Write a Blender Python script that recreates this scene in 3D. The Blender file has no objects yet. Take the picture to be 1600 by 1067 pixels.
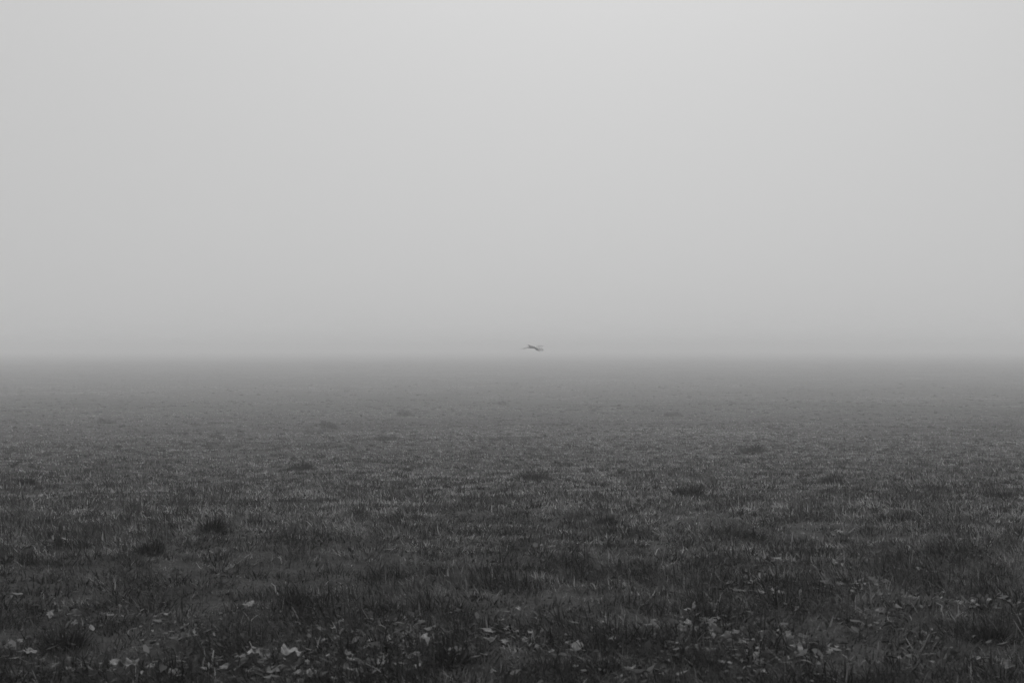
import bpy, bmesh, math, random
import numpy as np
from mathutils import Vector, Matrix

scn = bpy.context.scene
COL = scn.collection
random.seed(7)
RNG = np.random.default_rng(11)

# ------------------------------------------------------------------ camera
FPX = 1600 * 50.0 / 36.0          # focal length in photo pixels (50 mm on 36 mm)
CAM_Z = 1.08
HORIZON = 544.0                   # photo row of the true horizon
PITCH = math.atan((HORIZON - 533.5) / FPX)
cd = bpy.data.cameras.new('camera')
cd.lens = 50.0
cd.sensor_width = 36.0
cd.clip_start = 0.1
cd.clip_end = 6000.0
cd.dof.use_dof = True
cd.dof.focus_distance = 17.0
cd.dof.aperture_fstop = 9.0
cam = bpy.data.objects.new('camera', cd)
cam.location = (0, 0, CAM_Z)
cam.rotation_euler = (math.pi / 2 + PITCH, 0, 0)
COL.objects.link(cam)
scn.camera = cam

# ------------------------------------------------------------------ sky, sun, exposure
SUN_EL, SUN_AZ = math.radians(32), math.radians(4)      # hidden sun: ahead, a little to the right
GLOW_EL = math.radians(24)
w = bpy.data.worlds.new('World')
scn.world = w
w.use_nodes = True
nt = w.node_tree
nt.nodes.clear()
N = nt.nodes.new
Lk = nt.links.new


def mth(op, a, b=None, tree=nt):
    n = tree.nodes.new('ShaderNodeMath')
    n.operation = op
    for i, v in enumerate((a, b)):
        if v is None:
            continue
        if isinstance(v, (int, float)):
            n.inputs[i].default_value = v
        else:
            tree.links.new(v, n.inputs[i])
    return n.outputs[0]


sky = N('ShaderNodeTexSky')
sky.sky_type = 'NISHITA'
sky.sun_disc = False
sky.sun_elevation = SUN_EL
sky.sun_rotation = SUN_AZ
sky.dust_density = 4.0
bw = N('ShaderNodeRGBToBW')
Lk(sky.outputs[0], bw.inputs[0])
geo = N('ShaderNodeTexCoord')
nrm = N('ShaderNodeVectorMath')
nrm.operation = 'NORMALIZE'
Lk(geo.outputs['Generated'], nrm.inputs[0])
sep = N('ShaderNodeSeparateXYZ')
Lk(nrm.outputs[0], sep.inputs[0])
zc = mth('MAXIMUM', sep.outputs[2], 0.0)
# overcast sky (luminance rises from the horizon towards the zenith)
over = mth('ADD', mth('ADD', mth('MULTIPLY', zc, 0.03), mth('MULTIPLY', mth('MULTIPLY', zc, zc), 1.45)), 1.0)
dt = N('ShaderNodeVectorMath')
dt.operation = 'DOT_PRODUCT'
Lk(nrm.outputs[0], dt.inputs[0])
dt.inputs[1].default_value = (math.sin(SUN_AZ) * math.cos(GLOW_EL), math.cos(SUN_AZ) * math.cos(GLOW_EL), math.sin(GLOW_EL))
glow = mth('ADD', mth('MULTIPLY', mth('POWER', mth('MAXIMUM', dt.outputs['Value'], 0.0), 7.0), 0.13), 1.0)
cloud = mth('MULTIPLY', mth('MULTIPLY', over, glow), 4.78)
total = mth('ADD', cloud, mth('MULTIPLY', bw.outputs[0], 0.04))
bg = N('ShaderNodeBackground')
bg.inputs['Strength'].default_value = 0.1
Lk(total, bg.inputs['Color'])
wo = N('ShaderNodeOutputWorld')
Lk(bg.outputs[0], wo.inputs['Surface'])

sd = bpy.data.lights.new('sun', 'SUN')
sd.energy = 0.5
sd.angle = math.radians(60)
sun = bpy.data.objects.new('sun', sd)
dirv = Vector((math.sin(SUN_AZ) * math.cos(SUN_EL), math.cos(SUN_AZ) * math.cos(SUN_EL), math.sin(SUN_EL)))
sun.rotation_euler = dirv.to_track_quat('Z', 'Y').to_euler()
sun.location = (0, 0, 50)
COL.objects.link(sun)

vs = scn.view_settings
scn.display_settings.display_device = 'sRGB'
vs.view_transform = 'Standard'
vs.look = 'None'
vs.exposure = 0.0
vs.gamma = 1.0
vs.use_curve_mapping = False
cy = scn.cycles
cy.max_bounces = 6
cy.diffuse_bounces = 3
cy.transmission_bounces = 4
cy.volume_bounces = 2
cy.use_denoising = True

HAZE_DENSITY = 0.0039

# ------------------------------------------------------------------ helpers
_tables = {}


def vnoise(x, y, scale, seed):
    """smooth value noise in -1..1, vectorised"""
    if seed not in _tables:
        _tables[seed] = np.random.default_rng(1000 + seed).uniform(-1, 1, (256, 256))
    t = _tables[seed]
    u = np.asarray(x, float) / scale
    v = np.asarray(y, float) / scale
    i = np.floor(u).astype(int)
    j = np.floor(v).astype(int)
    a = u - i
    b = v - j
    a = a * a * (3 - 2 * a)
    b = b * b * (3 - 2 * b)
    i0, i1, j0, j1 = i & 255, (i + 1) & 255, j & 255, (j + 1) & 255
    return (t[i0, j0] * (1 - a) * (1 - b) + t[i1, j0] * a * (1 - b) + t[i0, j1] * (1 - a) * b + t[i1, j1] * a * b)


def sstep(a, b, x):
    t = np.clip((np.asarray(x, float) - a) / (b - a), 0, 1)
    return t * t * (3 - 2 * t)


_yk = np.array([-1e4, 0, 4.5, 6.5, 10, 18.6, 31, 49, 78, 117, 148, 209, 306, 600, 1200, 1e4])
_dk = np.array([0, 0, 0, 0.07, 0.30, 0.80, 1.34, 1.80, 2.20, 2.30, 2.18, 1.85, 1.58, 1.4, 1.4, 1.4])
_yk[1:-1] *= 1.65
_dk *= 1.65
SLOPE_Y = np.concatenate([[-1e4], np.linspace(0, 100, 400), np.geomspace(100.3, 2500, 300)])
SLOPE_D = np.interp(SLOPE_Y, _yk, _dk)
for _ in range(3):                                  # round the knees of the profile
    _q = np.arcsinh(np.maximum(SLOPE_Y, 0) / 5)
    _g = np.linspace(_q[1], _q[-1], 900)
    _v = np.interp(_g, _q, SLOPE_D)
    _v = np.convolve(np.pad(_v, 14, 'edge'), np.hanning(31)[1:-1] / np.hanning(31).sum(), 'valid')
    SLOPE_D = np.interp(_q, _g, _v)


def ground_z(x, y):
    """lie of the field: level near the camera, then falling into a wide shallow hollow that rises again far off"""
    x = np.asarray(x, float)
    y = np.asarray(y, float)
    d = np.sqrt(x * x + y * y)
    z = -np.interp(y, SLOPE_Y, SLOPE_D)
    z = z + 0.06 * vnoise(x, y, 17.0, 1) * sstep(2, 25, d) * (1 - 0.8 * sstep(60, 200, d))
    z = z + 0.04 * vnoise(x, y, 3.1, 2)
    z = z + 0.028 * vnoise(x, y, 0.9, 3) + 0.016 * vnoise(x, y, 0.33, 4)
    return z


def ray_at(px, py):
    """direction (x/y, z/y slopes) of a photo pixel"""
    cx = (px - 800.0) / FPX
    cy_ = (533.5 - py) / FPX
    s, c = math.sin(PITCH), math.cos(PITCH)
    fy = c - cy_ * s
    fz = s + cy_ * c
    return cx / fy, fz / fy


def on_ground(px, py):
    sx, sz = ray_at(px, py)
    lo, hi = 2.0, 1200.0
    ys = np.geomspace(lo, hi, 900)
    f = CAM_Z + sz * ys - ground_z(sx * ys, ys)
    k = np.argmax(f < 0)
    a, b = ys[max(k - 1, 0)], ys[k]
    for _ in range(30):
        m = (a + b) / 2
        if CAM_Z + sz * m - float(ground_z(sx * m, m)) < 0:
            b = m
        else:
            a = m
    return sx * a, a, float(ground_z(sx * a, a))


def make_obj(name, me, mat):
    o = bpy.data.objects.new(name, me)
    COL.objects.link(o)
    if mat:
        me.materials.append(mat)
    return o


def tag(o, label=None, cat=None, group=None, kind=None):
    for k, v in (('label', label), ('category', cat), ('group', group), ('kind', kind)):
        if v:
            o[k] = v
    return o


def new_mat(name):
    m = bpy.data.materials.new(name)
    m.use_nodes = True
    t = m.node_tree
    t.nodes.clear()
    out = t.nodes.new('ShaderNodeOutputMaterial')
    return m, t, out


# ------------------------------------------------------------------ materials
def ground_material():
    m, t, out = new_mat('field_soil_and_turf')
    p = t.nodes.new('ShaderNodeBsdfPrincipled')
    p.inputs['Roughness'].default_value = 0.95
    p.inputs['Specular IOR Level'].default_value = 0.1
    tc = t.nodes.new('ShaderNodeTexCoord')
    n1 = t.nodes.new('ShaderNodeTexNoise')
    n1.inputs['Scale'].default_value = 2.6
    n1.inputs['Detail'].default_value = 10
    n1.inputs['Roughness'].default_value = 0.7
    t.links.new(tc.outputs['Object'], n1.inputs['Vector'])
    n2 = t.nodes.new('ShaderNodeTexNoise')
    n2.inputs['Scale'].default_value = 0.16
    n2.inputs['Detail'].default_value = 5
    t.links.new(tc.outputs['Object'], n2.inputs['Vector'])
    mix = mth('ADD', mth('MULTIPLY', n1.outputs[0], 0.65, t), mth('MULTIPLY', n2.outputs[0], 0.35, t), t)
    r = t.nodes.new('ShaderNodeValToRGB')
    r.color_ramp.elements[0].position = 0.36
    r.color_ramp.elements[0].color = (0.014, 0.014, 0.014, 1)
    r.color_ramp.elements[1].position = 0.66
    r.color_ramp.elements[1].color = (0.060, 0.060, 0.060, 1)
    t.links.new(mix, r.inputs[0])
    t.links.new(r.outputs[0], p.inputs['Base Color'])
    n3 = t.nodes.new('ShaderNodeTexNoise')
    n3.inputs['Scale'].default_value = 14
    n3.inputs['Detail'].default_value = 8
    t.links.new(tc.outputs['Object'], n3.inputs['Vector'])
    b = t.nodes.new('ShaderNodeBump')
    b.inputs['Strength'].default_value = 0.8
    b.inputs['Distance'].default_value = 0.05
    t.links.new(n3.outputs[0], b.inputs['Height'])
    t.links.new(b.outputs[0], p.inputs['Normal'])
    t.links.new(p.outputs[0], out.inputs['Surface'])
    return m


def blade_material(name, gain=1.0, trans=0.25):
    m, t, out = new_mat(name)
    at = t.nodes.new('ShaderNodeAttribute')
    at.attribute_name = 'tint'
    v = mth('MULTIPLY', at.outputs['Fac'], gain, t)
    cc = t.nodes.new('ShaderNodeCombineColor')
    for i in range(3):
        t.links.new(v, cc.inputs[i])
    p = t.nodes.new('ShaderNodeBsdfPrincipled')
    p.inputs['Roughness'].default_value = 0.6
    p.inputs['Specular IOR Level'].default_value = 0.18
    t.links.new(cc.outputs[0], p.inputs['Base Color'])
    tr = t.nodes.new('ShaderNodeBsdfTranslucent')
    t.links.new(cc.outputs[0], tr.inputs['Color'])
    mx = t.nodes.new('ShaderNodeMixShader')
    mx.inputs[0].default_value = trans
    t.links.new(p.outputs[0], mx.inputs[1])
    t.links.new(tr.outputs[0], mx.inputs[2])
    t.links.new(mx.outputs[0], out.inputs['Surface'])
    return m


def leaf_material(name, lo, hi):
    """dead leaf: mottled grey, with darker blotches"""
    m, t, out = new_mat(name)
    tc = t.nodes.new('ShaderNodeTexCoord')
    oi = t.nodes.new('ShaderNodeObjectInfo')
    ns = t.nodes.new('ShaderNodeTexNoise')
    ns.noise_dimensions = '4D'
    ns.inputs['Scale'].default_value = 4.0
    ns.inputs['Detail'].default_value = 6
    t.links.new(tc.outputs['Object'], ns.inputs['Vector'])
    t.links.new(mth('MULTIPLY', oi.outputs['Random'], 50.0, t), ns.inputs['W'])
    r = t.nodes.new('ShaderNodeValToRGB')
    r.color_ramp.elements[0].position = 0.32
    r.color_ramp.elements[0].color = (lo, lo, lo, 1)
    r.color_ramp.elements[1].position = 0.62
    r.color_ramp.elements[1].color = (hi, hi, hi, 1)
    t.links.new(ns.outputs[0], r.inputs[0])
    mul = t.nodes.new('ShaderNodeVectorMath')
    mul.operation = 'SCALE'
    t.links.new(r.outputs[0], mul.inputs[0])
    t.links.new(mth('ADD', mth('MULTIPLY', oi.outputs['Random'], 0.5, t), 0.75, t), mul.inputs['Scale'])
    p = t.nodes.new('ShaderNodeBsdfPrincipled')
    p.inputs['Roughness'].default_value = 0.55
    p.inputs['Specular IOR Level'].default_value = 0.3
    t.links.new(mul.outputs[0], p.inputs['Base Color'])
    t.links.new(p.outputs[0], out.inputs['Surface'])
    return m


M_GROUND = ground_material()
M_GRASS = blade_material('grass_blades')
M_HERB = blade_material('low_herb_leaves', 1.0, 0.15)
M_TUFT = blade_material('dark_tuft_blades', 1.0, 0.2)
M_PALE = leaf_material('pale_dead_leaf', 0.05, 0.22)
M_DULL = leaf_material('dull_dead_leaf', 0.05, 0.16)
M_DARK = leaf_material('dark_wet_leaf', 0.015, 0.04)

# ------------------------------------------------------------------ the field
def build_ground():
    fine = np.radians(np.arange(-32, 32.001, 0.16))
    rest = np.radians(np.arange(36, 325, 4.0))
    ang = np.concatenate([fine, rest])
    rad = np.concatenate([np.geomspace(0.6, 100, 400), np.geomspace(102, 1600, 70)])
    A, R = np.meshgrid(ang, rad, indexing='xy')
    X, Y = R * np.sin(A), R * np.cos(A)
    Z = ground_z(X, Y)
    nr, na = X.shape
    V = np.stack([X, Y, Z], -1).reshape(-1, 3)
    V = np.vstack([V, [[0, 0, float(ground_z(0, 0))]]])
    i, j = np.meshgrid(np.arange(nr - 1), np.arange(na), indexing='ij')
    j2 = (j + 1) % na
    Q = np.stack([i * na + j, (i + 1) * na + j, (i + 1) * na + j2, i * na + j2], -1).reshape(-1, 4)
    c = len(V) - 1
    T = np.stack([np.full(na, c), np.arange(na), (np.arange(na) + 1) % na], -1)
    me = bpy.data.meshes.new('field')
    me.vertices.add(len(V))
    me.vertices.foreach_set('co', V.ravel())
    loops = np.concatenate([Q[:, ::-1].ravel(), T[:, ::-1].ravel()])
    me.loops.add(len(loops))
    me.loops.foreach_set('vertex_index', loops.astype(np.int32))
    tot = np.concatenate([np.full(len(Q), 4), np.full(len(T), 3)])
    me.polygons.add(len(tot))
    me.polygons.foreach_set('loop_start', np.concatenate([[0], np.cumsum(tot)[:-1]]).astype(np.int32))
    me.polygons.foreach_set('use_smooth', np.ones(len(tot), bool))
    me.update(calc_edges=True)
    me.validate()
    return tag(make_obj('field', me, M_GROUND), kind='structure', label='flat misty meadow ground reaching to the horizon', cat='ground')


build_ground()


def blades_mesh(name, P, yaw, L, W, lean, curl, tint, seg=3):
    """P (n,3) roots; each blade is a bent, tapering ribbon of seg pieces"""
    n = len(P)
    dx, dy = np.cos(yaw), np.sin(yaw)           # lean direction
    twist = RNG.uniform(0, 2 * np.pi, n)
    sx, sy = np.cos(twist), np.sin(twist)       # ribbon's width direction
    pos = P.copy()
    rows = []
    wid = {3: [0.8, 1.0, 0.62], 2: [0.9, 0.8], 1: [1.0]}[seg]
    for k in range(seg + 1):
        if k < seg:
            hw = (W * wid[k] * 0.5)[:, None]
            side = np.stack([sx, sy, np.zeros(n)], -1) * hw
            rows.append(pos - side)
            rows.append(pos + side)
        else:
            rows.append(pos.copy())
        a = lean + curl * (k + 0.5) / seg
        st = (L / seg)
        pos = pos + np.stack([dx * np.sin(a) * st, dy * np.sin(a) * st, np.cos(a) * st], -1)
    nv = 2 * seg + 1
    V = np.stack(rows, 1).reshape(-1, 3)
    base = (np.arange(n) * nv)[:, None]
    lo = []
    for k in range(seg - 1):
        lo += [2 * k, 2 * k + 1, 2 * k + 3, 2 * k + 2]
    lo += [2 * seg - 2, 2 * seg - 1, 2 * seg]
    loops = (base + np.array(lo)[None, :]).ravel().astype(np.int32)
    tot = np.tile(np.array([4] * (seg - 1) + [3]), n)
    me = bpy.data.meshes.new(name)
    me.vertices.add(len(V))
    me.vertices.foreach_set('co', V.astype(np.float32).ravel())
    me.loops.add(len(loops))
    me.loops.foreach_set('vertex_index', loops)
    me.polygons.add(len(tot))
    me.polygons.foreach_set('loop_start', np.concatenate([[0], np.cumsum(tot)[:-1]]).astype(np.int32))
    me.polygons.foreach_set('use_smooth', np.ones(len(tot), bool))
    at = me.attributes.new('tint', 'FLOAT', 'POINT')
    at.data.foreach_set('value', np.repeat(tint, nv).astype(np.float32))
    me.update(calc_edges=True)
    return me


# ------------------------------------------------------------------ fallen leaves: where they lie (photo pixel, width in px, tone)
CLUSTERS = [
    ('in the loose leaf patch at the bottom left corner', [
        (12, 1024, 14, 'd'), (22, 1036, 12, 'd'), (47, 1030, 19, 'p'), (66, 1040, 11, 'd'), (30, 1010, 9, 'd'), (84, 1052, 12, 'd')]),
    ('among the grass right of the bottom left corner', [
        (108, 1057, 9, 'p'), (128, 1046, 12, 'd'), (176, 1050, 13, 'p'), (205, 1049, 24, 'd'), (236, 1053, 13, 'p'), (256, 1042, 9, 'd'), (271, 1058, 15, 'd')]),
    ('in the dull scatter above the bottom left patch', [
        (78, 970, 14, 'd'), (85, 941, 9, 'd'), (116, 987, 9, 'd'), (188, 958, 9, 'd'), (189, 974, 5, 'p'), (262, 972, 15, 'd'), (242, 972, 7, 'd'), (303, 998, 8, 'p'), (272, 1006, 14, 'd'), (247, 1016, 12, 'd'), (286, 987, 10, 'd')]),
    ('in the bright patch at the bottom, left of centre', [
        (378, 1038, 16, 'd'), (396, 1034, 21, 'p'), (414, 1039, 16, 'p'), (428, 1062, 20, 'd'), (466, 1062, 18, 'd'), (492, 1056, 14, 'p'), (497, 1048, 9, 'd'), (352, 1056, 16, 'd'), (480, 1043, 10, 'd')]),
    ('in the broad leaf bed at the bottom centre', [
        (500, 1012, 11, 'd'), (522, 992, 11, 'p'), (530, 1004, 15, 'd'), (545, 1036, 15, 'd'), (546, 1043, 12, 'p'), (554, 1061, 22, 'p'), (574, 1022, 14, 'd'), (600, 1046, 20, 'p'), (612, 1007, 19, 'p'), (606, 988, 8, 'p'), (620, 985, 12, 'd'),
        (622, 1048, 10, 'p'), (631, 1011, 10, 'p'), (632, 1024, 9, 'p'), (655, 1006, 10, 'd'), (668, 1006, 20, 'd'), (657, 981, 7, 'p'), (650, 1034, 14, 'd')]),
    ('in the small patch right of the bottom centre bed', [
        (745, 1008, 12, 'd'), (762, 998, 15, 'd'), (768, 1013, 22, 'd'), (772, 1060, 12, 'd'), (784, 977, 8, 'd'), (798, 990, 7, 'd'), (738, 1022, 8, 'd')]),
    ('in the sparse line below the middle of the photo', [
        (810, 960, 10, 'p'), (819, 1009, 9, 'p'), (830, 999, 10, 'p'), (862, 1029, 10, 'd'), (889, 1016, 14, 'd'), (902, 1023, 18, 'p'), (900, 1051, 10, 'p'), (918, 1041, 11, 'd'), (958, 994, 8, 'd'), (985, 1054, 18, 'd'), (1034, 1061, 12, 'd')]),
    ('in the bright leaf bed left of the dark hollow', [
        (1040, 1020, 7, 'p'), (1058, 1013, 11, 'p'), (1066, 993, 16, 'd'), (1075, 984, 14, 'p'), (1087, 988, 12, 'p'), (1100, 977, 14, 'd'), (1112, 980, 14, 'd'), (1124, 977, 10, 'd'), (1114, 993, 12, 'd'), (1048, 1022, 10, 'd'), (1084, 957, 13, 'd'), (1131, 984, 9, 'd')]),
    ('in the bright leaf bed right of the dark hollow', [
        (1150, 999, 12, 'd'), (1161, 1012, 14, 'p'), (1166, 1024, 10, 'p'), (1185, 1023, 9, 'p'), (1130, 1044, 8, 'd'), (1140, 1046, 9, 'p'), (1158, 1000, 9, 'd'), (1193, 1059, 12, 'p'), (1177, 1042, 9, 'd'), (1150, 1036, 11, 'd')]),
    ('in the short row of leaves above the dark hollow', [
        (1178, 915, 13, 'p'), (1162, 932, 8, 'd'), (1192, 936, 14, 'd'), (1182, 950, 11, 'd'), (1206, 930, 12, 'd'), (1222, 932, 16, 'd'), (1140, 921, 9, 'd')]),
    ('in the leaf scatter at the bottom right', [
        (1216, 997, 8, 'p'), (1232, 1005, 14, 'd'), (1250, 1025, 18, 'p'), (1231, 1040, 9, 'p'), (1215, 1040, 8, 'd'), (1281, 1034, 12, 'd'), (1296, 1026, 10, 'd'), (1240, 1020, 10, 'd'), (1333, 987, 8, 'p'), (1347, 986, 8, 'd'), (1375, 966, 15, 'd')]),
    ('in the fleck line behind the bottom right scatter', [
        (1220, 880, 9, 'p'), (1209, 881, 5, 'p'), (1303, 889, 9, 'p'), (1292, 922, 10, 'd'), (1313, 921, 12, 'd'), (1335, 928, 7, 'p'), (1348, 922, 11, 'p'), (1367, 909, 6, 'd'), (1382, 917, 7, 'd'), (1387, 938, 10, 'd'), (1412, 949, 9, 'p'), (1437, 898, 11, 'd')]),
    ('in the row under the long dark tuft, right', [
        (1300, 841, 8, 'd'), (1313, 840, 9, 'p'), (1256, 838, 9, 'd'), (1402, 826, 14, 'p'), (1418, 822, 8, 'd'), (1436, 824, 10, 'p'), (1450, 818, 7, 'd'), (1470, 822, 6, 'd')]),
    ('beside the curved pale stalk on the right', [
        (1492, 948, 8, 'd'), (1500, 950, 11, 'p'), (1520, 948, 9, 'p'), (1545, 945, 8, 'd'), (1571, 947, 8, 'p'), (1593, 950, 7, 'd'), (1456, 994, 7, 'p')]),
    ('at the bottom right corner of the field', [
        (1560, 1044, 14, 'd'), (1572, 1049, 16, 'd'), (1440, 1016, 10, 'd'), (1408, 1038, 12, 'd'), (1524, 1040, 12, 'd')]),
    ('in the pale patch left of the centre tufts', [
        (178, 806, 12, 'd'), (208, 811, 10, 'd'), (222, 806, 8, 'd'), (231, 814, 8, 'p'), (216, 822, 12, 'd'), (108, 818, 7, 'd')]),
    ('in the flat leaf row near the left edge', [
        (8, 859, 9, 'd'), (40, 859, 12, 'd'), (56, 858, 7, 'd'), (74, 858, 13, 'p'), (10, 848, 4, 'p')]),
]
SINGLES = [
    (388, 954, 17, 'p', 'broad pale leaf standing alone in dark grass, left of centre near the camera'),
    (455, 1036, 31, 'p', 'largest and brightest tilted leaf, ragged and pale, close to the camera left of centre'),
    (637, 867, 6, 'p', 'tiny bright leaf fleck alone in even grass below the photo centre'),
    (813, 712, 10, 'p', 'lone pale leaf far out in the meadow, directly below the flying bird'),
    (363, 893, 8, 'p', 'small narrow pale leaf alone on smooth grass on the left'),
    (1559, 822, 8, 'p', 'small round pale leaf alone near the right edge of the meadow'),
    (862, 861, 5, 'p', 'tiny pale speck of leaf alone right of the centre line'),
    (1503, 849, 6, 'p', 'small pale leaf behind the curved stalk on the right'),
    (264, 906, 6, 'd', 'small dull leaf alone on the left, behind the bottom left scatter'),
    (1017, 705, 6, 'd', 'dull leaf fleck far out, right of the lone pale leaf'),
    (17, 685, 12, 'd', 'flat pale leaf far out at the left edge of the meadow'),
    (1276, 712, 6, 'd', 'faint leaf fleck far out on the right half of the meadow'),
    (930, 735, 7, 'd', 'faint leaf fleck beside the dark tufts near the centre'),
    (607, 738, 8, 'd', 'dull leaf between the dark tufts left of centre'),
]
DARKS = [
    (1135, 1012, 24, 'x', 'black upright curled leaf in the hollow between the two bright leaf beds'),
    (1110, 957, 18, 'x', 'dark wet leaf on edge above the bright leaf bed'),
    (1412, 1024, 14, 'x', 'dark curled leaf at the foot of the forked pale stalk'),
    (294, 1036, 13, 'x', 'dark folded leaf near the camera on the left'),
    (118, 972, 18, 'x', 'dark round leaf in the dull scatter on the left'),
]
leaf_sites = []     # x, y, z, size, tone, label, group
for where, lst in CLUSTERS:
    for (px, py, wd, tone) in lst:
        x, y, z = on_ground(px, py)
        leaf_sites.append([x, y, z, wd * y / FPX, tone, None, 'fallen leaves ' + where, px])
for (px, py, wd, tone, lab) in SINGLES + DARKS:
    x, y, z = on_ground(px, py)
    leaf_sites.append([x, y, z, wd * y / FPX, tone, lab, 'fallen leaves lying alone', px])
ORD = ['first', 'second', 'third', 'fourth', 'fifth', 'sixth', 'seventh', 'eighth', 'ninth', 'tenth', 'eleventh', 'twelfth',
       'thirteenth', 'fourteenth', 'fifteenth', 'sixteenth', 'seventeenth', 'eighteenth', 'nineteenth', 'twentieth']
for where, lst in CLUSTERS:
    mine = sorted((s for s in leaf_sites if s[6] == 'fallen leaves ' + where), key=lambda s: s[7])
    for k, s in enumerate(mine):
        pos = 'leftmost' if k == 0 else 'rightmost' if k == len(mine) - 1 else ORD[k] + ' from the left'
        s[5] = ('pale' if s[4] == 'p' else 'dull') + ' leaf, ' + pos + ' ' + where
LX = np.array([s[0] for s in leaf_sites])
LY = np.array([s[1] for s in leaf_sites])
LS = np.array([s[3] for s in leaf_sites])

# ------------------------------------------------------------------ dark tufts: photo pixel of the base, width px, height px
TUFTS = [
    (330, 832, 30, 20, 'dark bushy grass tuft on the left, the largest dark clump on that side'),
    (235, 866, 34, 16, 'low dark grass tuft on the left, nearer than the bushy one'),
    (1074, 776, 34, 26, 'tall dark grass tuft right of centre, upright and ragged'),
    (835, 750, 52, 16, 'broad dark grass tuft just right of the centre line'),
    (782, 782, 40, 12, 'flat dark grass tuft in front of the broad centre one'),
    (600, 688, 32, 10, 'low dark grass tuft left of centre, just before the meadow turns hazy'),
    (513, 669, 26, 11, 'hazy dark grass tuft left of centre, farther than the low one'),
    (165, 661, 26, 9, 'hazy dark grass tuft standing farthest to the left in the fog'),
    (337, 684, 14, 8, 'small round hazy grass tuft on the left half of the meadow'),
    (785, 633, 10, 7, 'small faint grass tuft far out in the fog near the centre'),
    (632, 650, 18, 10, 'faint grass tuft in the fog left of the centre speck'),
    (1176, 708, 28, 12, 'small dark grass tuft farthest back on the right half, clear of the fog'),
    (1300, 757, 44, 14, 'wide dark grass tuft on the right, behind the long one'),
    (1400, 814, 90, 16, 'long dark grass tuft on the right with pale leaves under its near side'),
    (1270, 806, 44, 14, 'low dark grass tuft left of the spiky dead stalk'),
    (945, 818, 36, 20, 'dark round grass tuft right of the centre foreground'),
    (690, 834, 60, 14, 'long dark grass tuft in the middle foreground'),
    (1110, 972, 60, 28, 'tall black grass tuft behind the bright leaf bed'),
    (590, 955, 70, 26, 'wide black grass tuft behind the bottom centre leaf bed'),
    (455, 950, 26, 24, 'black grass tuft right of the broad lone leaf'),
    (700, 1040, 60, 34, 'near black grass tuft at the bottom, right of the leaf bed'),
    (940, 1050, 56, 36, 'near black grass tuft at the bottom, right of the sparse leaf line'),
    (1560, 778, 34, 16, 'dark grass tuft near the right edge of the meadow'),
    (40, 760, 34, 14, 'dark grass tuft near the left edge of the meadow'),
    (1545, 1000, 70, 34, 'wide black grass tuft near the bottom right corner'),
    (100, 1012, 60, 30, 'wide black grass tuft above the bottom left leaf patch'),
    (470, 735, 38, 12, 'flat dark grass tuft behind the bushy one, left of centre'),
    (1052, 650, 22, 8, 'faint low grass tuft in the fog right of centre'),
]


def leaf_clear(x, y):
    """0 where a leaf lies or is just behind the spot (seen from the camera), 1 elsewhere"""
    k = np.ones(len(x))
    for lx, ly, ls in zip(LX, LY, LS):
        r = max(ls * 0.7, 0.012)
        dx = x - lx
        dy = (y - ly)
        m = (np.abs(dx) < 3 * r) & (np.abs(dy) < 8 * r + 0.2)
        if not m.any():
            continue
        e = np.where(dy[m] < 0, dy[m] / (2.2 * r + 0.05), dy[m] / r)
        q = (dx[m] / r) ** 2 + e ** 2
        k[m] = np.minimum(k[m], np.clip(q - 0.15, 0, 1))
    return k


# ------------------------------------------------------------------ the grass
def sample_points(n, d0, d1, power, half_deg):
    u = RNG.uniform(0, 1, n)
    q = 2.0 - power
    if abs(q) < 1e-6:
        d = d0 * (d1 / d0) ** u
    else:
        d = (d0 ** q + u * (d1 ** q - d0 ** q)) ** (1 / q)
    a = RNG.uniform(-1, 1, n) * (math.radians(half_deg) + np.arctan(1.6 / d))
    return d * np.sin(a), d * np.cos(a), d


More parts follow.
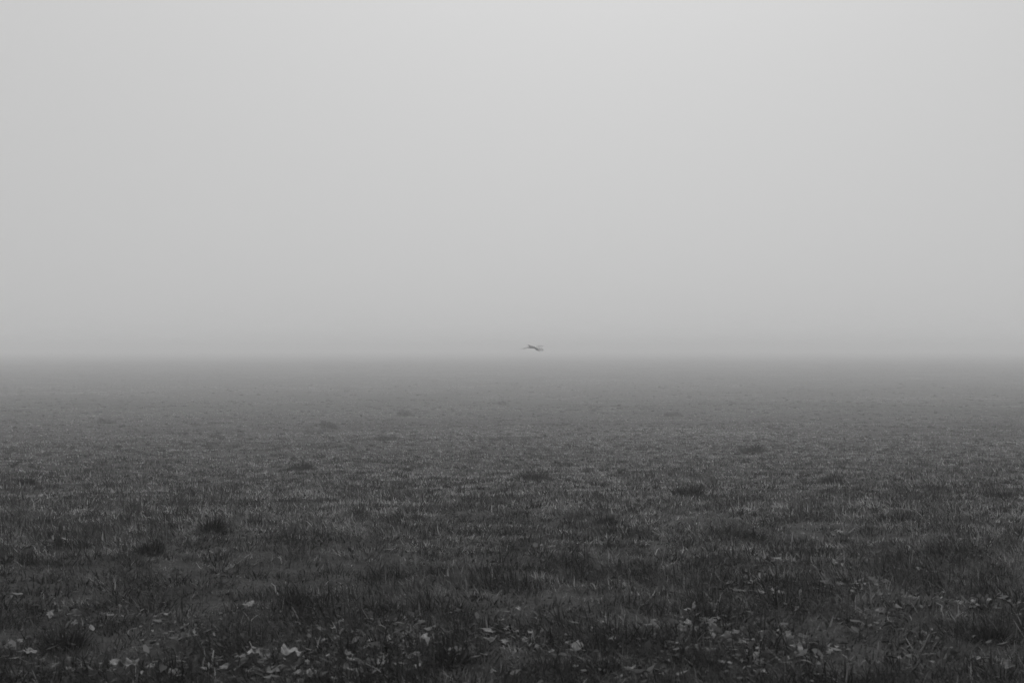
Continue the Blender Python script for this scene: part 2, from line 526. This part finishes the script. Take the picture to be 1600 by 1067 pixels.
def build_grass(total, d0, d1, half):
    x, y, d = sample_points(total, d0, d1, 2.0, half)
    c1 = vnoise(x, y, 0.42, 11)
    c2 = vnoise(x, y, 1.5, 12)
    c3 = vnoise(x, y, 0.16, 13)
    c4 = vnoise(x, y, 6.0, 14)
    clear = np.ones(len(x))
    nearby = d < 80
    clear[nearby] = leaf_clear(x[nearby], y[nearby])
    dens = np.clip(0.8 + 0.30 * c1 + 0.2 * c3 + 0.15 * c2, 0.6, 1.0)
    keep = (RNG.uniform(0, 1, len(x)) < dens * np.minimum(1, (d / 5) ** 0.6)) & (RNG.uniform(0, 1, len(x)) < 0.35 + 0.65 * clear)
    x, y, d, c1, c2, c3, c4, clear = [q[keep] for q in (x, y, d, c1, c2, c3, c4, clear)]
    n = len(x)
    c5 = vnoise(x, y, 0.075, 16)
    patch = sstep(0.05, 0.6, vnoise(x, y, 0.33, 15) + 0.5 * c3)            # darker, coarser grass kinds grow in patches
    hgt = np.clip(0.040 + 0.020 * c1 + 0.012 * c2 + 0.016 * c3 + 0.008 * patch, 0.027, 0.2)
    L = hgt * RNG.uniform(0.6, 1.9, n) * (0.5 + 0.5 * clear)
    W = np.maximum(0.0048, d * 0.00068) * RNG.uniform(0.5, 1.5, n)
    lean = np.abs(RNG.normal(0.95, 0.55, n))
    curl = RNG.normal(1.2, 1.1, n)
    yaw = RNG.uniform(0, 2 * np.pi, n) * 0.6 + 3.0 * c1
    streak = sstep(18, 70, d) * (0.75 * vnoise(x, y, 2.3, 41) + 0.75 * vnoise(x, y, 9.0, 42) + 0.4 * vnoise(x, y, 30.0, 43)) + sstep(60, 170, d) * (1.0 * vnoise(x * 0.5, y, 48.0, 44) + 0.7 * vnoise(x * 0.4, y, 19.0, 45))
    near_shade = 0.21 + 0.79 * sstep(4.2, 11, d + 1.5 * c2)                     # foreground shade painted into the blade tint, fading out with distance
    tint = 0.14 * near_shade * (1 + 0.35 * sstep(11, 28, d)) * np.exp(-0.25 * c1 - 0.25 * c2 - 1.0 * c3 + 1.0 * c5 + 0.2 * c4 + streak - 1.0 * patch + RNG.normal(0, 0.42, n))
    straw = RNG.uniform(0, 1, n) < 0.022
    tint = np.where(straw, RNG.uniform(0.10, 0.26, n), tint)
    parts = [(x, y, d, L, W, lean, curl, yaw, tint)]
    # tussocks (dark, tall) and wads of dry grass (pale, flat) all over the meadow
    for cnt, dark in ((9000, True), (6500, False)):
        cx, cy_, cdist = sample_points(cnt, 3.6, 240, 1.9 if dark else 1.75, 25)
        fade = RNG.uniform(0, 1, cnt) > sstep(35, 240, cdist)
        cx, cy_, cdist = cx[fade], cy_[fade], cdist[fade]
        cnt = len(cx)
        m = 40 if dark else 26
        rad_ = RNG.uniform(0.025, 0.11, cnt) * (1.0 if dark else 0.7) * (1 + cdist / 80)
        hh = RNG.uniform(0.035, 0.08, cnt) * (1 + cdist / 120) if dark else RNG.uniform(0.03, 0.06, cnt)
        tt = (0.010 + 0.010 * sstep(5, 9, cdist) + 0.03 * sstep(15, 80, cdist)) * np.exp(RNG.normal(0, 0.4, cnt)) if dark else RNG.uniform(0.07, 0.2, cnt) * (0.4 + 0.6 * sstep(4.2, 11, cdist))  # pale wads get the same foreground shade in their tint
        ii = np.repeat(np.arange(cnt), m)
        k = len(ii)
        ang, rr = RNG.uniform(0, 2 * np.pi, k), np.sqrt(RNG.uniform(0, 1, k))
        tx, ty = cx[ii] + rr * np.cos(ang) * rad_[ii], cy_[ii] + rr * np.sin(ang) * rad_[ii]
        td = np.hypot(tx, ty)
        cl = np.ones(k)
        cl[td < 60] = leaf_clear(tx[td < 60], ty[td < 60])
        ok = cl > 0.5
        sel = lambda q: q[ok]
        parts.append((sel(tx), sel(ty), sel(td), sel(hh[ii] * RNG.uniform(0.6, 1.3, k) * (1 - 0.4 * rr)), sel(np.maximum(0.0036, td * 0.0008) * RNG.uniform(0.6, 1.4, k)),
                      sel((0.1 + 0.5 * rr if dark else RNG.uniform(0.3, 1.2, k))), sel(RNG.normal(0.6 if dark else 1.2, 0.5, k)), sel(ang + RNG.normal(0, 0.8, k)),
                      sel(tt[ii] * np.exp(RNG.normal(0, 0.35, k)))))
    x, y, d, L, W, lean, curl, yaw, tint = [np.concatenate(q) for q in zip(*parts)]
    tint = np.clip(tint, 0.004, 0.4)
    z = ground_z(x, y) - 0.012
    P = np.stack([x, y, z], -1)
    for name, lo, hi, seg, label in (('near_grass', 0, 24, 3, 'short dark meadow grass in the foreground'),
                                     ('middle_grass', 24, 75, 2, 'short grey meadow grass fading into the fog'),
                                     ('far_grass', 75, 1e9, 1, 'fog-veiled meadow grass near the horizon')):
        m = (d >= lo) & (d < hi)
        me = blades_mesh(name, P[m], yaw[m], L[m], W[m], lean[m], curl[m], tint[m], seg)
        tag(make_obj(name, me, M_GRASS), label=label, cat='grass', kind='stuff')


build_grass(2900000, 3.1, 520.0, 25)


def little_leaves(name, x, y, z, r, tint, sd_tilt, label, cat):
    """many tiny creased leaf shapes in one mesh"""
    n = len(x)
    yaw = RNG.uniform(0, 2 * np.pi, n)
    tilt = np.clip(np.abs(RNG.normal(0.0, sd_tilt, n)), 0, 1.35)
    tdir = RNG.uniform(0, 2 * np.pi, n)
    prof = [(-1.1, 0.0), (-0.5, 0.36), (0.25, 0.5), (1.35, 0.05), (0.35, -0.42), (-0.4, -0.5)]
    nx, ny, nz = np.sin(tilt) * np.cos(tdir), np.sin(tilt) * np.sin(tdir), np.cos(tilt)
    ux, uy = np.cos(yaw), np.sin(yaw)
    uz = -(ux * nx + uy * ny) / nz
    U = np.stack([ux, uy, uz], -1)
    U /= np.linalg.norm(U, axis=1)[:, None]
    NN = np.stack([nx, ny, nz], -1)
    Vv = np.cross(NN, U)
    P = np.stack([x, y, z], -1)
    fold = RNG.uniform(-0.3, 0.9, n)[:, None]
    bend = RNG.uniform(-0.4, 0.4, n)[:, None]
    rows = [P + (U * a + Vv * (b * 1.1) + NN * (fold * abs(b) - bend * a * a)) * r[:, None] for a, b in prof]
    V = np.stack(rows, 1).reshape(-1, 3)
    base = (np.arange(n) * 6)[:, None]
    lo = np.array([0, 1, 2, 3, 0, 3, 4, 5])
    loops = (base + lo[None]).ravel().astype(np.int32)
    me = bpy.data.meshes.new(name)
    me.vertices.add(len(V))
    me.vertices.foreach_set('co', V.astype(np.float32).ravel())
    me.loops.add(len(loops))
    me.loops.foreach_set('vertex_index', loops)
    me.polygons.add(2 * n)
    me.polygons.foreach_set('loop_start', (np.arange(2 * n) * 4).astype(np.int32))
    at = me.attributes.new('tint', 'FLOAT', 'POINT')
    at.data.foreach_set('value', np.repeat(tint, 6).astype(np.float32))
    me.update(calc_edges=True)
    tag(make_obj(name, me, M_HERB), label=label, cat=cat, kind='stuff')


def build_herbs():
    n = 150000
    x, y, d = sample_points(n, 3.0, 30.0, 1.9, 25)
    c1 = vnoise(x, y, 0.55, 21)
    c2 = vnoise(x, y, 2.0, 22)
    clear = leaf_clear(x, y)
    keep = (RNG.uniform(0, 1, n) < np.clip(0.4 + 0.8 * c1 + 0.3 * c2, 0.2, 1) * (1 - sstep(7, 28, d))) & (RNG.uniform(0, 1, n) < clear)
    x, y, d = x[keep], y[keep], d[keep]
    n = len(x)
    z = ground_z(x, y) + RNG.uniform(0.006, 0.040, n)
    r = 0.0062 * np.exp(RNG.normal(0, 0.4, n)) * np.maximum(1, d / 15)
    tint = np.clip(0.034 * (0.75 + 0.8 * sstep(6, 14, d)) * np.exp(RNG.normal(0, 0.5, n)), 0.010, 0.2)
    little_leaves('ground_cover', x, y, z, r, tint, 0.8, 'small leafy herbs low between the grass blades', 'ground cover')
    # crumbled bits around the fallen leaves
    pick = LY < 8.0
    m = 18
    cx, cy_, cs = np.repeat(LX[pick], m), np.repeat(LY[pick], m), np.repeat(LS[pick], m)
    k = len(cx)
    x = cx + RNG.normal(0, 0.06, k)
    y = cy_ + RNG.normal(0, 0.11, k)
    z = ground_z(x, y) + RNG.uniform(0.012, 0.034, k)
    r = np.clip(0.0085 * np.exp(RNG.normal(0, 0.6, k)), 0.002, 0.024)
    tint = np.clip(0.066 * np.exp(RNG.normal(0, 0.55, k)), 0.02, 0.2)
    little_leaves('leaf_litter', x, y, z, r, tint, 0.6, 'small crumbled bits of dead leaf scattered round the fallen leaves', 'leaf litter')


build_herbs()

for (px, py, wp, hp, lab) in TUFTS:
    x0, y0, z0 = on_ground(px, py)
    wid = wp * y0 / FPX
    hh = max(hp * y0 / FPX, 0.06) * (1.1 if y0 < 45 else 0.9)
    n = int(np.clip(500 + 1300 * wid, 500, 1500))
    aa = RNG.uniform(0, 2 * np.pi, n)
    rr = np.sqrt(RNG.uniform(0, 1, n))
    depth = min(wid, 0.35)
    rr = rr * np.clip(1 + 0.45 * vnoise(np.cos(aa) * 1.7 + 9 * x0, np.sin(aa) * 1.7 + 7 * y0, 1.0, 35), 0.5, 1.4)
    lx = rr * np.cos(aa) * wid * 0.55 + RNG.normal(0, wid * 0.06, n)
    ly = rr * np.sin(aa) * depth * 0.5 + RNG.normal(0, depth * 0.06, n)
    lz = ground_z(x0 + lx, y0 + ly) - z0 - 0.01
    clump = np.clip(1.0 + 0.5 * vnoise((x0 + lx), (y0 + ly), 0.12, 31), 0.55, 1.5)
    L = hh * clump * (1 - 0.4 * np.minimum(rr, 1.2) ** 2) * RNG.uniform(0.3, 1.3, n)
    W = np.maximum(0.0036, y0 * 0.0006) * RNG.uniform(0.7, 1.4, n)
    yaw = np.arctan2(ly, lx) + RNG.normal(0, 0.9, n)
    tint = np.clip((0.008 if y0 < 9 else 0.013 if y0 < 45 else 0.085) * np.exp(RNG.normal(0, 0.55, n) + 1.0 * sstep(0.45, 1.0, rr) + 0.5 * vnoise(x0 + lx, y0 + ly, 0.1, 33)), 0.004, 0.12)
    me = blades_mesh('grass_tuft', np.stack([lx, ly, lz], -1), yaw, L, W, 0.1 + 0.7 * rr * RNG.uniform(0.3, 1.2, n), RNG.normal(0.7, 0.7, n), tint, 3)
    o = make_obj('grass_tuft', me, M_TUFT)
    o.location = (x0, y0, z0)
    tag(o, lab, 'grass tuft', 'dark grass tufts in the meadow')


# ------------------------------------------------------------------ leaves
def leaf_outline(kind, rs):
    pts = []
    nseg = 40
    for i in range(nseg):
        a = 2 * math.pi * i / nseg
        if kind == 0:       # lobed, maple-like
            r = 0.42 + 0.09 * abs(math.cos(2.5 * a)) ** 0.8 + 0.025 * math.cos(10 * a) + 0.05 * math.cos(a)
        elif kind == 1:     # oval with a point
            r = 0.5 / math.sqrt((math.cos(a)) ** 2 + (math.sin(a) / 0.40) ** 2)
            r *= 1 + 0.06 * math.sin(5 * a + rs) + 0.05 * math.sin(9 * a)
        else:               # ragged, broad
            r = 0.40 + 0.09 * math.sin(2 * a + rs) + 0.06 * math.sin(5 * a + 2 * rs) + 0.05 * math.sin(9 * a + 3 * rs)
        pts.append((r * math.cos(a), r * math.sin(a)))
    return pts


def leaf_mesh(kind, curl, fold, rs):
    """unit-wide curled leaf with thickness, midrib and a short stem"""
    bm = bmesh.new()
    out = leaf_outline(kind, rs)
    rings = [1.0, 0.8, 0.55, 0.28]

    def zz(x, y):
        return curl * (x * x * 1.3) + fold * abs(y) + 0.10 * math.sin(8 * x + rs) * math.cos(7 * y + rs) + 0.16 * math.sin(14 * y + 2 * rs) * x
    layers = []
    for off in (0.0, -0.018):
        rv = []
        for f in rings:
            rv.append([bm.verts.new((x * f, y * f, zz(x * f, y * f) + off)) for x, y in out])
        c = bm.verts.new((0, 0, zz(0, 0) + off))
        n = len(out)
        for k in range(len(rings) - 1):
            for i in range(n):
                f = [rv[k][i], rv[k][(i + 1) % n], rv[k + 1][(i + 1) % n], rv[k + 1][i]]
                bm.faces.new(f if off == 0 else f[::-1])
        for i in range(n):
            f = [rv[-1][i], rv[-1][(i + 1) % n], c]
            bm.faces.new(f if off == 0 else f[::-1])
        layers.append(rv)
    n = len(out)
    for i in range(n):
        bm.faces.new([layers[0][0][(i + 1) % n], layers[0][0][i], layers[1][0][i], layers[1][0][(i + 1) % n]])
    # stem: a thin bent rod from the leaf's base
    prev = None
    x0 = out[n // 2][0]
    for k in range(4):
        x = x0 + 0.04 - 0.10 * k
        zc_ = zz(x0, 0) + 0.03 * k * k * 0.5
        ring = [bm.verts.new((x, 0.014 * math.cos(q), zc_ + 0.014 * math.sin(q))) for q in (0.5, 2.1, 3.7, 5.2)]
        if prev:
            for i in range(4):
                bm.faces.new([prev[i], prev[(i + 1) % 4], ring[(i + 1) % 4], ring[i]])
        prev = ring
    me = bpy.data.meshes.new('fallen_leaf')
    bm.normal_update()
    bm.to_mesh(me)
    bm.free()
    for p in me.polygons:
        p.use_smooth = True
    return me


LEAF = {}
for tone, mat in (('p', M_PALE), ('d', M_DULL), ('x', M_DARK)):
    LEAF[tone] = []
    for k in range(6):
        me = leaf_mesh(k % 3, [0.3, 0.7, -0.6, 0.9, -0.4, 0.5][k], [0.2, 0.4, 0.05, 0.4, 0.3, -0.3][k], 1.3 * k + 0.4)
        me.materials.append(mat)
        LEAF[tone].append(me)
for i, (x, y, z, s, tone, lab, grp, px) in enumerate(leaf_sites):
    o = bpy.data.objects.new('fallen_leaf', LEAF[tone][random.randrange(6)])
    COL.objects.link(o)
    lift = 0.016 + 0.012 * random.random()
    tiltx = random.uniform(0.0, 0.4) if tone != 'x' else random.uniform(0.7, 1.2)
    if random.random() < 0.12:
        tiltx = random.uniform(0.6, 1.0)
    o.rotation_mode = 'XYZ'
    e = (Matrix.Rotation(tiltx, 3, 'X') @ Matrix.Rotation(random.uniform(-0.35, 0.35), 3, 'Y') @ Matrix.Rotation(random.uniform(0, 6.28), 3, 'Z')).to_euler()
    o.rotation_euler = e
    o.location = (x, y, z + lift + 0.25 * s * math.sin(tiltx))
    o.scale = (s * 1.1,) * 3
    tag(o, lab, 'leaf', grp)


# ------------------------------------------------------------------ dead stalks
def tube(bm, pts, r0, r1, tint=None):
    prev = None
    for k, p in enumerate(pts):
        r = r0 + (r1 - r0) * k / (len(pts) - 1)
        p = Vector(p)
        q = Vector(pts[min(k + 1, len(pts) - 1)]) - Vector(pts[max(k - 1, 0)])
        q.normalize()
        s = q.cross(Vector((0, 1, 0.01))).normalized()
        u = q.cross(s)
        ring = [bm.verts.new(p + s * r * math.cos(a) + u * r * math.sin(a)) for a in (0, 1.257, 2.513, 3.77, 5.027)]
        if prev:
            for i in range(5):
                bm.faces.new([prev[i], prev[(i + 1) % 5], ring[(i + 1) % 5], ring[i]])
        else:
            bm.faces.new(ring[::-1])
        prev = ring
    bm.faces.new(prev)


def stalk(px, py, lines, rad, lab):
    """lines: polylines in photo pixels relative to the base, given depth offsets"""
    x0, y0, z0 = on_ground(px, py)
    k = y0 / FPX
    bm = bmesh.new()
    for ln in lines:
        P = [Vector((a * k, dep, -b * k)) for a, b, dep in ln]
        pts = []
        for i in range(len(P) - 1):
            for t in np.linspace(0, 1, 5)[:-1]:
                pts.append(P[i].lerp(P[i + 1], t))
        pts.append(P[-1])
        tube(bm, [tuple(p) for p in pts], rad, rad * 0.35)
    me = bpy.data.meshes.new('dead_stalk')
    bm.normal_update()
    bm.to_mesh(me)
    bm.free()
    for p in me.polygons:
        p.use_smooth = True
    o = make_obj('dead_stalk', me, M_STALK)
    o.location = (x0, y0, z0)
    tag(o, lab, 'stalk', 'pale dead stalks in the grass')


M_STALK = leaf_material('dry_stalk', 0.14, 0.24)
stalk(1322, 836, [[(0, 6, 0), (-4, -14, 0.02), (-9, -28, 0.05)], [(0, 4, 0.01), (4, -16, -0.03), (9, -30, -0.05)], [(0, 2, 0), (8, 4, -0.06), (12, 8, -0.1)], [(0, 0, 0), (-12, -8, 0.03), (-20, -4, 0.05)], [(0, 0, 0), (14, -10, 0.02), (22, -6, 0.04)]],
      0.0052, 'spiky dead stalk with splayed stems on the right, above a dark hollow')
stalk(1432, 1022, [[(0, 4, 0), (-6, -8, 0), (-14, -24, 0.02)], [(0, 4, 0), (10, -14, -0.01), (17, -34, -0.02)], [(2, 2, 0), (14, -4, -0.03), (24, -6, -0.05)], [(0, 2, 0), (-10, -2, -0.03), (-22, -10, -0.05), (-30, -16, -0.05)]],
      0.0045, 'forked pale stalk near the camera at the bottom right')
stalk(1476, 965, [[(0, 2, 0), (-4, -10, 0.01), (-2, -18, 0.02), (-10, -22, 0.03)], [(0, 2, 0), (10, 1, -0.02), (18, -6, -0.03), (26, -12, -0.03)]],
      0.0045, 'curved pale stalk lying among leaves on the right')
stalk(437, 930, [[(0, 2, 0), (-6, -6, 0), (-8, -14, 0.01), (-14, -18, 0.02)]], 0.0042, 'short hooked pale stalk behind the bright leaf pair')
stalk(332, 1038, [[(0, 4, 0), (0, -10, 0), (1, -22, 0.01)]], 0.0045, 'straight upright pale stalk near the camera on the left')
stalk(1238, 862, [[(0, 2, 0), (-1, -16, 0), (2, -30, 0.02)]], 0.0045, 'thin upright pale stalk left of the fleck line on the right')
stalk(1111, 908, [[(0, 6, 0), (0, -4, 0), (1, -12, 0.01)]], 0.0052, 'short upright pale stalk behind the bright leaf beds')


# ------------------------------------------------------------------ the bird
def loft(bm, rings):
    """rings: lists of equal-length point lists; closed at both ends"""
    vs_ = [[bm.verts.new(p) for p in r] for r in rings]
    n = len(vs_[0])
    for a, b in zip(vs_[:-1], vs_[1:]):
        for i in range(n):
            bm.faces.new([a[i], a[(i + 1) % n], b[(i + 1) % n], b[i]])
    bm.faces.new(vs_[0][::-1])
    bm.faces.new(vs_[-1])


def bird():
    D = 98.0
    k = D / FPX
    sx, sz = ray_at(832, 543)
    bm = bmesh.new()
    # bill, head, neck, trunk and tail along -x (flying to the left); x, z, half height, half width in metres
    spine = [(-0.80, -0.085, .008, .007), (-0.68, -0.075, .020, .014), (-0.56, -0.060, .032, .026), (-0.50, -0.045, .048, .038), (-0.45, -0.025, .046, .036),
             (-0.41, -0.005, .042, .034), (-0.36, 0.015, .050, .040), (-0.31, 0.035, .070, .055), (-0.21, 0.05, .112, .090), (-0.08, 0.058, .130, .105),
             (0.06, 0.058, .122, .098), (0.19, 0.060, .092, .075), (0.26, 0.072, .040, .055), (0.36, 0.080, .016, .060), (0.42, 0.084, .008, .062)]
    loft(bm, [[(x, hw * math.cos(a), z + hh * math.sin(a)) for a in np.linspace(0, 2 * np.pi, 14, endpoint=False)] for x, z, hh, hw in spine])
    # trailing legs and feet
    for s in (-1, 1):
        leg = [(0.16, 0.05, .030), (0.30, 0.085, .022), (0.45, 0.100, .018), (0.64, 0.104, .020), (0.78, 0.098, .013)]
        loft(bm, [[(x, s * 0.03 + r * math.cos(a), z + r * math.sin(a)) for a in np.linspace(0, 2 * np.pi, 8, endpoint=False)] for x, z, r in leg])
        # wing on the downstroke: root -> wrist -> tip;  span y, leading x, trailing x, z at leading, z at trailing, thickness
        wing = [(0.03, -0.30, 0.20, 0.175, 0.120, .034), (0.16, -0.33, 0.26, 0.195, 0.075, .030), (0.30, -0.33, 0.34, 0.185, 0.015, .024), (0.46, -0.26, 0.50, 0.150, 0.010, .020),
                (0.60, -0.10, 0.62, 0.100, -0.035, .018), (0.74, 0.08, 0.69, 0.020, -0.110, .018), (0.84, 0.22, 0.70, -0.080, -0.190, .018), (0.90, 0.34, 0.65, -0.180, -0.270, .014)]
        rings = []
        for (yy, xl, xt, zl, zt, th) in wing:
            r = []
            for t, up in ((0, 0), (.12, .8), (.4, 1), (.8, .6), (1, .25), (.8, -.5), (.4, -.6), (.12, -.6)):
                camber = 0.05 * math.sin(math.pi * t) * (xt - xl)
                r.append((xl + (xt - xl) * t, s * yy, zl + (zt - zl) * t + camber + up * th))
            rings.append(r if s > 0 else r[::-1])
        loft(bm, rings)
        # separate flight-feather fingers at the wing tip
        for f in range(4):
            xa, za = 0.32 + 0.07 * f, -0.14 - 0.02 * f
            P0, P1 = Vector((xa, s * 0.80, za)), Vector((xa + 0.13, s * (0.94 - 0.015 * f), za - 0.115 + 0.012 * f))
            rr = []
            for t, wd in ((0, .026), (.5, .022), (1, .008)):
                c = P0.lerp(P1, t)
                rr.append([(c.x + wd * math.cos(a), c.y, c.z + 0.3 * wd * math.sin(a) - 0.35 * wd * math.cos(a)) for a in np.linspace(0, 2 * np.pi, 6, endpoint=False)])
            loft(bm, rr)
    bmesh.ops.recalc_face_normals(bm, faces=bm.faces[:])
    me = bpy.data.meshes.new('bird_source')
    bm.to_mesh(me)
    bm.free()
    src = bpy.data.objects.new('bird_source', me)
    COL.objects.link(src)
    md = src.modifiers.new('remesh', 'REMESH')
    md.mode = 'VOXEL'
    md.voxel_size = 0.0075
    sm = src.modifiers.new('smooth', 'SMOOTH')
    sm.iterations = 2
    sm.factor = 0.4
    dg = bpy.context.evaluated_depsgraph_get()
    body = bpy.data.meshes.new_from_object(src.evaluated_get(dg))
    bpy.data.objects.remove(src)
    bpy.data.meshes.remove(me)
    body.name = 'flying_bird'
    n = len(body.vertices)
    co = np.empty(n * 3, np.float32)
    body.vertices.foreach_get('co', co)
    co = co.reshape(-1, 3)
    ay = np.abs(co[:, 1])
    fly = sstep(0.0, 0.12, co[:, 0] - (-0.02 + 0.35 * sstep(0.3, 0.75, ay)))    # dark flight feathers behind the coverts
    tint = 0.43 + (0.39 - 0.43) * fly * (ay > 0.10)
    tint = np.where(ay > 0.75, 0.38, tint)
    tint = np.where((co[:, 0] < -0.38), 0.75, tint)                  # pale neck and head
    tint = np.where((co[:, 0] < -0.53), 0.25, tint)                  # bill
    tint = np.where((co[:, 0] > 0.43) & (ay < 0.1), 0.07, tint)      # legs
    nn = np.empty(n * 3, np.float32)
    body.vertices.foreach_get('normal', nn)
    tint = np.where((ay < 0.13) & (np.abs(co[:, 0]) < 0.36) & (nn.reshape(-1, 3)[:, 2] < 0.8), 0.8, tint)  # trunk sides painted lighter to make up for self-shading
    tint = np.where(nn.reshape(-1, 3)[:, 2] < 0.1, np.maximum(tint, 0.92), tint)      # downward faces lightened in the tint to offset the bird's own shade
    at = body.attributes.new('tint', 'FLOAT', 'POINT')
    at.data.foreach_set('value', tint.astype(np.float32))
    for p in body.polygons:
        p.use_smooth = True
    body.materials.clear()
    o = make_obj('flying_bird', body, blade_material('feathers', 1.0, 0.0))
    o.location = (sx * D, D, CAM_Z + sz * D)
    o.rotation_euler = (0, 0, math.radians(6))
    tag(o, 'large pale long-necked bird flying left low over the foggy meadow, wings on the downstroke', 'bird')


bird()

# ------------------------------------------------------------------ the fog
def haze():
    bm = bmesh.new()
    bmesh.ops.create_cube(bm, size=1.0)
    top, bot, half = 3.8, -5.5, 1700.0
    for v in bm.verts:
        v.co = (v.co.x * 2 * half, v.co.y * 2 * half, bot if v.co.z < 0 else top)
    me = bpy.data.meshes.new('haze')
    bm.to_mesh(me)
    bm.free()
    m, t, out = new_mat('fog')
    pv = t.nodes.new('ShaderNodeVolumePrincipled')
    pv.inputs['Color'].default_value = (0.99, 0.99, 0.99, 1)
    pv.inputs['Density'].default_value = HAZE_DENSITY
    pv.inputs['Anisotropy'].default_value = 0.0
    t.links.new(pv.outputs[0], out.inputs['Volume'])
    tag(make_obj('haze', me, m), label='thick pale ground fog lying over the whole meadow', cat='fog', kind='stuff')


haze()
